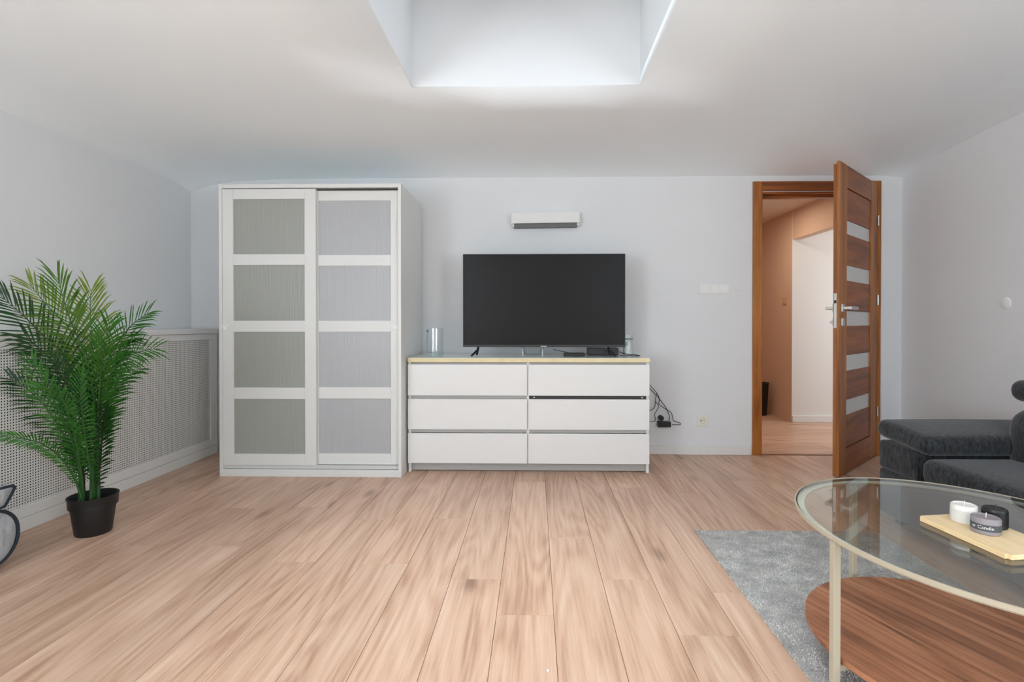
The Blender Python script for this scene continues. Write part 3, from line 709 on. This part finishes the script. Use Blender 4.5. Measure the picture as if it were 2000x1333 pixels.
FR = [  # spine points from the tip down to the pot, material, leaflet length, fraction of the spine that carries leaflets
 ([(-2.136,2.250,1.190),(-2.128,2.270,1.094),(-2.128,2.300,1.009),(-2.093,2.330,0.855),(-2.077,2.360,0.685),(-2.086,2.380,0.463),(-2.108,2.400,0.184)], 3, .20, .62),
 ([(-2.205,2.500,1.155),(-2.211,2.500,1.074),(-2.189,2.480,0.972),(-2.164,2.460,0.822),(-2.140,2.440,0.624),(-2.117,2.420,0.405),(-2.109,2.410,0.181)], 1, .20, .62),
 ([(-2.344,2.200,1.114),(-2.314,2.220,1.069),(-2.285,2.250,1.018),(-2.245,2.280,0.946),(-2.176,2.320,0.839),(-2.126,2.370,0.611),(-2.116,2.400,0.184)], 2, .19, .62),
 ([(-2.440,2.430,1.176),(-2.380,2.440,1.090),(-2.310,2.440,1.020),(-2.250,2.440,0.945),(-2.180,2.440,0.770),(-2.137,2.430,0.527),(-2.114,2.410,0.181)], 1, .18, .60),
 ([(-1.883,2.450,1.042),(-1.926,2.450,1.012),(-1.972,2.450,0.973),(-2.026,2.450,0.903),(-2.079,2.440,0.794),(-2.107,2.430,0.576),(-2.102,2.410,0.181)], 0, .16, .62),
 ([(-1.740,2.300,0.876),(-1.793,2.300,0.866),(-1.875,2.320,0.837),(-1.965,2.340,0.771),(-2.040,2.370,0.647),(-2.075,2.390,0.461),(-2.093,2.400,0.184)], 0, .17, .72),
 ([(-1.902,2.420,0.771),(-1.957,2.420,0.739),(-2.012,2.420,0.682),(-2.058,2.420,0.578),(-2.086,2.420,0.430),(-2.091,2.410,0.297),(-2.099,2.410,0.181)], 0, .15, .75),
 ([(-2.380,2.280,0.738),(-2.330,2.290,0.700),(-2.276,2.310,0.631),(-2.224,2.330,0.533),(-2.182,2.350,0.421),(-2.153,2.370,0.284),(-2.140,2.380,0.147)], 2, .13, .72),
 ([(-2.290,2.080,0.520),(-2.245,2.120,0.512),(-2.205,2.170,0.490),(-2.180,2.230,0.448),(-2.160,2.290,0.370),(-2.143,2.340,0.257),(-2.127,2.360,0.142)], 0, .060, .80),
 ([(-2.208,2.200,0.828),(-2.182,2.210,0.749),(-2.151,2.230,0.667),(-2.129,2.260,0.570),(-2.119,2.300,0.445),(-2.125,2.340,0.293),(-2.134,2.370,0.150)], 0, .12, .75),
 ([(-2.087,2.100,0.724),(-2.062,2.120,0.719),(-2.056,2.160,0.695),(-2.054,2.200,0.626),(-2.084,2.270,0.487),(-2.111,2.330,0.319),(-2.131,2.370,0.150)], 0, .10, .72),
 ([(-2.141,2.250,0.836),(-2.120,2.260,0.755),(-2.114,2.280,0.648),(-2.104,2.300,0.528),(-2.108,2.330,0.403),(-2.124,2.360,0.275),(-2.138,2.380,0.147)], 2, .12, .78),
 ([(-1.939,2.150,0.782),(-1.962,2.170,0.709),(-1.985,2.200,0.615),(-2.017,2.250,0.492),(-2.048,2.300,0.387),(-2.078,2.350,0.278),(-2.091,2.380,0.184)], 0, .12, .75),
 ([(-2.011,2.350,0.590),(-2.024,2.360,0.516),(-2.041,2.370,0.442),(-2.057,2.380,0.366),(-2.071,2.390,0.303),(-2.077,2.390,0.242),(-2.091,2.400,0.177)], 2, .12, .85),
 ([(-1.942,2.300,0.992),(-1.967,2.310,0.927),(-1.999,2.330,0.843),(-2.032,2.350,0.722),(-2.062,2.370,0.562),(-2.086,2.390,0.376),(-2.098,2.400,0.184)], 0, .17, .68),
 ([(-2.330,2.300,0.925),(-2.300,2.320,0.885),(-2.255,2.340,0.815),(-2.210,2.360,0.720),(-2.170,2.390,0.595),(-2.140,2.400,0.405),(-2.122,2.410,0.181)], 2, .17, .66),
 ([(-2.029,2.550,0.920),(-2.087,2.550,0.899),(-2.127,2.540,0.843),(-2.155,2.520,0.741),(-2.147,2.480,0.593),(-2.124,2.440,0.400),(-2.104,2.410,0.181)], 2, .16, .66),
 ([(-2.032,2.300,0.598),(-2.042,2.310,0.526),(-2.060,2.330,0.451),(-2.075,2.350,0.374),(-2.088,2.370,0.308),(-2.093,2.380,0.245),(-2.094,2.390,0.180)], 0, .10, .80),
 ([(-2.218,2.350,0.662),(-2.199,2.350,0.590),(-2.184,2.360,0.504),(-2.171,2.370,0.417),(-2.161,2.380,0.329),(-2.150,2.380,0.244),(-2.140,2.380,0.147)], 2, .10, .80),
]
rp = random.Random(11)
for fi, (pts, mi, ll, frac) in enumerate(FR):
    P = [Vector(p) - pc for p in pts]; S = catmull(P, 12); n = len(S)
    P[-1].z = .136; S[-1].z = .134
    acc = [0]
    for a, b in zip(S, S[1:]): acc.append(acc[-1] + (b - a).length)
    tot = acc[-1]
    bm = bmesh.new()
    d = 0.004
    # frond plane: normal looks towards the viewer side and up, a little different for each frond
    nrm = Vector((rp.uniform(-.1, .5), -1.0, rp.uniform(.0, .5))).normalized()
    wall_lim = XL + .012 - pc.x
    while d < tot * frac:
        k = max(i for i in range(n) if acc[i] <= d); k = min(k, n - 2)
        f = (d - acc[k]) / max(1e-6, acc[k + 1] - acc[k]); p = S[k].lerp(S[k + 1], f)
        t = (S[max(0, k - 1)] - S[min(n - 1, k + 2)]).normalized()       # towards the tip
        side = t.cross(nrm).normalized(); u = d / (tot * frac)
        prof = .62 + .38 * math.sin(min(1, u * 2.2) * math.pi / 2) if u < .45 else (1 - .55 * ((u - .45) / .55) ** 1.5)
        for s in (-1, 1):
            L_ = ll * prof * rp.uniform(.88, 1.08)
            spread = R(22 + 34 * min(1, u * 2.2) + rp.uniform(-5, 5))
            dirv = (t * math.cos(spread) + side * s * math.sin(spread) + nrm * rp.uniform(.05, .28)).normalized()
            w = .0037 * (.8 + .4 * rp.random()) * (1.0 if ll > .09 else .8)
            wv = dirv.cross(nrm).normalized() * w
            q0 = p; q1 = p + dirv * L_ * .40; q2 = p + dirv * L_ * .75 + Vector((0, 0, -.035 * L_)) ; q3 = p + dirv * L_ + Vector((0, 0, -.13 * L_))
            tilt = nrm * w * .5 * s
            row = [(q0, .35), (q1, 1.0), (q2, .72)]
            vv = [(bm.verts.new(q - wv * h + tilt * h), bm.verts.new(q + wv * h - tilt * h)) for q, h in row]; tipv = bm.verts.new(q3)
            for a, b in zip(vv, vv[1:]): bm.faces.new((a[0], a[1], b[1], b[0]))
            bm.faces.new((vv[-1][0], vv[-1][1], tipv))
        d += .0185 if ll > .09 else .011
    for v in bm.verts:   # keep leaflets off the wall and the radiator cover
        lim = wall_lim if v.co.z > .975 else PX + .02 - pc.x
        if v.co.x < lim: v.co.x = lim + (rp.random()) * .01
    fr = mesh_obj('frond', bm, lm[mi], pl)
    bm = bmesh.new(); add_tube(bm, S, lambda t_: .0012 + .0048 * t_ ** 1.3, 7)
    mesh_obj('midrib', bm, dark_stem if mi == 2 else stem_m, fr, True)
for x, y, z, r in ((-2.120, 2.40, .30, .013), (-2.098, 2.40, .33, .014), (-2.084, 2.395, .25, .010), (-2.150, 2.37, .28, .012), (-2.108, 2.385, .36, .012)):
    bm = bmesh.new(); b0 = Vector((x, y, .134)) - pc; b1 = Vector((x + .004, y, .134 + z * .55)) - pc
    add_tube(bm, [b0, b0.lerp(b1, .05), b0.lerp(b1, .5), b1], lambda t_, r=r: r * (1 - .45 * t_), 10)
    mesh_obj('stem', bm, stem_m, pl, True)
tag(pl, 'bushy green palm in a black plastic pot on the floor', 'potted plant')

# ---------------------------------------------------------------- low grey lounge chair at the left edge
lc = empty('lounge_chair', (-2.295, 1.745, 0))
def rounded_profile(y0, y1, z0, z1, r, n=10):
    pts = []
    for cy, cz, a0 in ((y1 - r, z1 - r, 0), (y0 + r, z1 - r, 90), (y0 + r, z0 + r, 180), (y1 - r, z0 + r, 270)):
        for k in range(n + 1):
            a = R(a0 + 90 * k / n); pts.append((cy + r * math.cos(a), cz + r * math.sin(a)))
    return pts
def bolster(name, pipe, x0, x1, prof, bulge):
    bm = bmesh.new(); cy = sum(p[0] for p in prof) / len(prof); cz = sum(p[1] for p in prof) / len(prof)
    secs = [(x0, .80), (x0 + .012, .93), (x0 + .03, 1.0), (x1 - .02, 1.0), (x1 - .004, .97), (x1 + bulge * .5, .80), (x1 + bulge, .45), (x1 + bulge * 1.12, .12)]
    rings = [[bm.verts.new((x, cy + (p[0] - cy) * s, cz + (p[1] - cz) * s)) for p in prof] for x, s in secs]
    m_ = len(prof)
    for a, b in zip(rings, rings[1:]):
        for k in range(m_): bm.faces.new((a[k], a[(k + 1) % m_], b[(k + 1) % m_], b[k]))
    bm.faces.new(rings[0]); bm.faces.new(rings[-1][::-1])
    o = mesh_obj(name, bm, grey_velvet, lc, True)
    bm = bmesh.new(); P = [Vector((x1 - .006, cy + (p[0] - cy) * 1.0, cz + (p[1] - cz) * 1.0)) for p in prof]; P.append(P[0].copy())
    add_tube(bm, P, .0065, 8, cap=False); mesh_obj('piping', bm, navy, o, True)
    return o
bolster('seat_cushion', None, -.125, .150, rounded_profile(-.45, .335, .022, .242, .105), .018)
arm_prof = [(-.45, .246), (-.45, .300), (-.43, .322), (.30, .322), (.325, .320), (.332, .312), (.318, .286), (.292, .246)]
bolster('arm_cushion', None, -.120, .140, arm_prof, .010)
for a_ in (-.10, .07):
    for c_ in (-.38, .2): box('leg', mat('dark_leg', (40, 36, 34), .5), lc, (a_, a_ + .04, c_, c_ + .04, 0, .03), bev=.002)
tag(lc, 'low pale grey upholstered chair with navy piping at left edge', 'chair')

# ---------------------------------------------------------------- sofa
sf = empty('sofa', (0, 0, 0))
SXF = 1.752
soft('base', sofa_m, sf, (SXF, 2.70, .50, 2.652, .036, .262), .022, seed=1)
soft('arm_base', sofa_m, sf, (SXF + .001, 2.70, 2.376, 2.651, .262, .402), .018, seed=2)
M = Matrix.Translation((0, 2.49, .45)) @ Matrix.Rotation(R(4.5), 4, 'X') @ Matrix.Translation((0, -2.49, -.45))
soft('arm_cushion', sofa_m, sf, (SXF - .006, 2.47, 2.315, 2.668, .404, .494), .038, crown=.012, M=M, wob=.0015, seed=3)
soft('seat_cushion', sofa_m, sf, (SXF - .004, 2.34, 1.50, 2.368, .262, .382), .042, crown=.012, wob=.002, seed=4)
soft('seat_cushion', sofa_m, sf, (SXF - .004, 2.34, .62, 1.495, .262, .382), .042, crown=.012, wob=.002, seed=5)
soft('backrest', sofa_m, sf, (2.115, 2.66, 1.52, 2.39, .30, .622), .105, crown=.0, wob=.002, seed=6)
soft('backrest', sofa_m, sf, (2.115, 2.66, .64, 1.515, .30, .622), .105, crown=.0, wob=.002, seed=7)
soft('headrest', sofa_m, sf, (2.150, 2.34, 1.58, 2.385, .640, .740), .046, wob=.001, seed=8)
soft('headrest', sofa_m, sf, (2.150, 2.34, .70, 1.50, .640, .740), .046, wob=.001, seed=9)
for y in (1.75, 2.2, .85, 1.3):
    tube('headrest_bracket', chrome, sf, [(2.31, y, .58), (2.29, y, .66)], .006, 8)
soft('back_frame', sofa_m, sf, (2.655, 2.735, .52, 2.64, .05, .56), .03, seed=10)
for x in (1.82, 2.6):
    for y in (.6, 1.6, 2.57):
        box('leg', black_pl, sf, (x - .02, x + .02, y - .02, y + .02, 0, .045), bev=.002)
# stitched seam lines on the front
tube('seam', mat('dark_thread', (20, 22, 25), .9), sf, [(SXF - .001, 2.372, .28), (SXF - .001, 2.372, .375)], .0022, 6)
tag(sf, 'charcoal woven fabric sofa with headrests against the right wall', 'sofa')

# ---------------------------------------------------------------- rug
rug = empty('rug', (.757, .25, 0))
RW, RL = .852, 2.205
box('backing', mat('rug_backing', (170, 168, 165), .95, noise=(30, .1)), rug, (0.004, RW - .004, 0.004, RL - .004, 0, .006), bev=.002)
def pile_mat():
    m = bpy.data.materials.new('grey_rug_pile'); m.use_nodes = True; nt = m.node_tree; N = nt.nodes; L = nt.links
    p = N['Principled BSDF']; p.inputs['Roughness'].default_value = .9; p.inputs['Specular IOR Level'].default_value = .15
    tc = N.new('ShaderNodeTexCoord')
    a = N.new('ShaderNodeTexNoise'); a.inputs['Scale'].default_value = 11; a.inputs['Detail'].default_value = 3; a.inputs['Roughness'].default_value = .6; L.new(tc.outputs['Object'], a.inputs['Vector'])
    b = N.new('ShaderNodeTexNoise'); b.inputs['Scale'].default_value = 170; b.inputs['Detail'].default_value = 1; L.new(tc.outputs['Object'], b.inputs['Vector'])
    s = N.new('ShaderNodeMath'); s.operation = 'MULTIPLY_ADD'; L.new(b.outputs['Fac'], s.inputs[0]); s.inputs[1].default_value = .9; L.new(a.outputs['Fac'], s.inputs[2])
    mr = N.new('ShaderNodeMapRange'); mr.inputs['From Min'].default_value = .72; mr.inputs['From Max'].default_value = 1.22; L.new(s.outputs[0], mr.inputs['Value'])
    mx = N.new('ShaderNodeMix'); mx.data_type = 'RGBA'; mx.inputs[6].default_value = srgb(124, 124, 124); mx.inputs[7].default_value = srgb(255, 253, 250)
    L.new(mr.outputs[0], mx.inputs['Factor']); L.new(mx.outputs[2], p.inputs['Base Color']); return m
rg = np.random.RandomState(3); NT = 150000
px_ = rg.uniform(0.002, RW - .002, NT); py_ = rg.uniform(.75, RL - .002, NT)
lean = np.sin(px_ * 9 + 1.3 * np.sin(py_ * 5)) * 1.1 + np.cos(py_ * 7.3) * .9 + rg.normal(0, .9, NT)
hgt = rg.uniform(.006, .0115, NT); wd_ = rg.uniform(.0011, .0019, NT)
az = rg.uniform(0, 6.283, NT); tl = rg.uniform(.002, .008, NT)
V = np.zeros((NT, 3, 3))
V[:, 0] = np.c_[px_ + np.cos(az) * wd_, py_ + np.sin(az) * wd_, np.full(NT, .003)]
V[:, 1] = np.c_[px_ - np.cos(az) * wd_, py_ - np.sin(az) * wd_, np.full(NT, .003)]
V[:, 2] = np.c_[px_ + np.cos(lean) * tl, py_ + np.sin(lean) * tl, hgt]
me = bpy.data.meshes.new('pile'); me.vertices.add(NT * 3); me.vertices.foreach_set('co', V.reshape(-1))
me.loops.add(NT * 3); me.loops.foreach_set('vertex_index', np.arange(NT * 3, dtype=np.int32))
me.polygons.add(NT); me.polygons.foreach_set('loop_start', np.arange(0, NT * 3, 3, dtype=np.int32)); me.polygons.foreach_set('loop_total', np.full(NT, 3, dtype=np.int32))
me.update(calc_edges=True); me.materials.append(pile_mat())
po = bpy.data.objects.new('pile', me); C.objects.link(po); po.parent = rug; po['kind'] = 'stuff'
tag(rug, 'grey mottled low-pile rug on the floor under coffee table', 'rug')
RZ = .006

cr = empty('crumb', (.037, 1.452, .0002))
bm = bmesh.new(); bmesh.ops.create_icosphere(bm, subdivisions=2, radius=.0045)
for v in bm.verts: v.co = Vector((v.co.x * (1 + .2 * math.sin(v.co.y * 900)), v.co.y, max(v.co.z, -.0018) * .7 + .0013))
mesh_obj('crumb_body', bm, white_pl, cr, True); tag(cr, 'tiny white crumb lying on the bare floor near the front', 'crumb')

# ---------------------------------------------------------------- coffee table
TC = Vector((1.166, 1.349, 0)); TA, TB, TANG = .472, .413, math.atan2(-.98, .195)
ct = empty('coffee_table', (TC.x, TC.y, 0))
U = Vector((math.cos(TANG), math.sin(TANG), 0)); W = Vector((-math.sin(TANG), math.cos(TANG), 0))
def ell_ring(name, m, prof, closed=True, n=120, c=Vector((0, 0, 0)), a=TA, b=TB, cap=False):
    bm = bmesh.new(); rings = []
    for i in range(n):
        th = 2 * math.pi * i / n
        rings.append([bm.verts.new(c + U * (a + dr) * math.cos(th) + W * (b + dr) * math.sin(th) + Vector((0, 0, z))) for dr, z in prof])
    k = len(prof)
    for i in range(n):
        A_, B_ = rings[i], rings[(i + 1) % n]
        for j in range(k if closed else k - 1): bm.faces.new((A_[j], B_[j], B_[(j + 1) % k], A_[(j + 1) % k]))
    if cap:
        bm.faces.new([r[0] for r in rings]); bm.faces.new([r[-1] for r in rings][::-1])
    return auto_smooth(mesh_obj(name, bm, m, ct, True))
ell_ring('rim_frame', beige_metal, [(0, .4405), (0, .4508), (-.0035, .4515), (-.0035, .4405), (-.027, .4405), (-.027, .436), (-.004, .436)])
ell_ring('seat_strip', mat('pale_seat_strip', (250, 253, 246), .6), [(-.0072, .4406), (-.0072, .4411), (-.0265, .4411), (-.0265, .4406)])
ell_ring('rim_gap', black_pl, [(-.0036, .4407), (-.0036, .4480), (-.0070, .4480), (-.0070, .4407)])  # black ring paints the shade in the gap between rim and glass
g = ell_ring('glass_top', table_glass, [(-.0072, .4412), (-.0072, .4488), (-.0085, .4502)], closed=False, cap=True); g['label'] = 'clear glass top'
leg_pos = [(.7655, 1.318), (1.098, 1.786), (1.566, 1.400), (1.236, .900)]
SC = Vector((1.131, 1.396)); 
for x, y in leg_pos:
    d = Vector((x - TC.x, y - TC.y)).normalized(); a = math.atan2(d.y, d.x); s = .0092
    M = Matrix.Translation((x - TC.x, y - TC.y, 0)) @ Matrix.Rotation(a, 4, 'Z')
    bm = bmesh.new(); add_box(bm, -s, s, -s, s, RZ + .004, .4358, bev=.001, seg=1, M=M); lg = mesh_obj('leg', bm, beige_metal, ct)
    bm = bmesh.new(); add_box(bm, -s, s, -s, s, RZ, RZ + .004, M=M); mesh_obj('foot_pad', bm, black_pl, lg)
    q = Vector((x, y)); e = SC - q; dist = e.length - .30; e.normalize(); a2 = math.atan2(e.y, e.x)
    M2 = Matrix.Translation((x - TC.x, y - TC.y, 0)) @ Matrix.Rotation(a2, 4, 'Z')
    bm = bmesh.new(); add_box(bm, s, dist, -.008, .008, .105, .1185, bev=.001, seg=1, M=M2); mesh_obj('bracket', bm, beige_metal, lg)
shelf_o = lathe('shelf', walnut, ct, [(0, .119), (.353, .119), (.355, .121), (.355, .133), (.353, .135), (0, .135)], 96, cap=False)
shelf_o.location = (SC.x - TC.x, SC.y - TC.y, 0); shelf_o.rotation_euler = (0, 0, R(23)); shelf_o['label'] = 'round walnut veneered lower shelf'
tag(ct, 'round glass-topped coffee table with beige steel frame and walnut shelf', 'coffee table')

# board and candles on the glass
GT = .4503
bpts = [(1.052, 1.427), (1.077, 1.184), (1.238, 1.207), (1.215, 1.452)]
bo = empty('serving_board', (1.145, 1.318, GT))
bm = bmesh.new()
lo = [bm.verts.new((x - 1.145, y - 1.318, 0)) for x, y in bpts]; f = bm.faces.new(lo)
r = bmesh.ops.extrude_face_region(bm, geom=[f]); bmesh.ops.translate(bm, vec=(0, 0, .012), verts=[v for v in r['geom'] if isinstance(v, bmesh.types.BMVert)])
bmesh.ops.bevel(bm, geom=[e for e in bm.edges if abs(e.verts[0].co.z - e.verts[1].co.z) > .005], offset=.008, segments=4, affect='EDGES')
bmesh.ops.bevel(bm, geom=[e for e in bm.edges if abs(e.verts[0].co.z - e.verts[1].co.z) < .001], offset=.0015, segments=1, affect='EDGES')
mesh_obj('board', bm, bamboo, bo)
tag(bo, 'small pale wooden serving board on the glass coffee table', 'serving board')
BT = GT + .0121
def text_on(parent, s, r, z, size, a0, m, bold=0):
    cu = bpy.data.curves.new('lettering', 'FONT'); cu.body = s; cu.size = size; cu.extrude = .0; cu.offset = bold
    cu.resolution_u = 3; cu.align_x = 'CENTER'
    t = bpy.data.objects.new('lettering', cu); C.objects.link(t)
    dg = bpy.context.evaluated_depsgraph_get(); me = bpy.data.meshes.new_from_object(t.evaluated_get(dg))
    bpy.data.objects.remove(t)
    bm = bmesh.new(); bm.from_mesh(me); bmesh.ops.subdivide_edges(bm, edges=[e for e in bm.edges if e.calc_length() > .003], cuts=2)
    for v in bm.verts:
        a = a0 + v.co.x / r; zz = v.co.y
        v.co = Vector((r * math.cos(a), r * math.sin(a), z + zz))
    me2 = bpy.data.meshes.new('lettering'); bm.to_mesh(me2); bm.free(); me2.materials.append(m)
    o = bpy.data.objects.new('lettering', me2); C.objects.link(o); o.parent = parent
def candle(x, y, r, h, cm, label, band=None, txt=None, wickm=None, lean=0):
    c = empty('candle', (x, y, BT))
    top = h
    lathe('wax', cm, c, [(0, 0), (r - .002, 0), (r, .002), (r, top - .004), (r - .0015, top - .001), (r - .004, top), (r - .007, top - .0025), (.003, top - .003), (0, top - .003)], 48, cap=False)
    tube('wick', wickm, c, [(0, 0, top - .004), (.0005, 0, top + .004), (.001 + lean, lean * .3, top + .009)], .0010, 6)
    if band:
        lathe('paper_band', band[2], c, [(r + .0002, band[0]), (r + .0007, band[0]), (r + .0007, band[1]), (r + .0002, band[1])], 48, cap=False)
    if txt:
        text_on(c, txt[0], r + .0010, txt[1], txt[2], txt[3], txt[4])
    tag(c, label, 'candle', 'pillar candles on the serving board'); return c
white_wax = mat('off_white_wax', (226, 224, 219), .5, noise=(60, .04))
grey_wax = mat('grey_wax', (142, 134, 138), .5, noise=(60, .05))
black_wax = mat('black_wax', (26, 26, 27), .4)
wick_w = mat('white_wick', (232, 230, 226), .8); wick_d = mat('charred_wick', (60, 58, 56), .8)
letter = mat('white_print', (224, 226, 228), .6)
va_ = math.atan2(-1.321, -1.142)
candle(1.146, 1.389, .029, .046, white_wax, 'off-white pillar candle at the back left of the wooden board', wickm=wick_w,
       band=(.003, .034, mat('cream_band', (214, 212, 207), .6)))
candle(1.142, 1.318, .030, .040, grey_wax, 'mid-grey pillar candle with printed band, nearest on the wooden board', wickm=wick_w,
       band=(.010, .026, mat('dark_grey_band', (74, 77, 80), .6)), txt=('er Candle', .015, .0115, va_ - .22, letter))
candle(1.1945, 1.352, .026, .050, black_wax, 'taller black candle standing behind the grey one on the board', wickm=wick_d, lean=.004,
       band=(.006, .044, mat('black_band', (14, 15, 16), .5)), txt=('er Candle', .022, .0085, va_ - .15, letter))
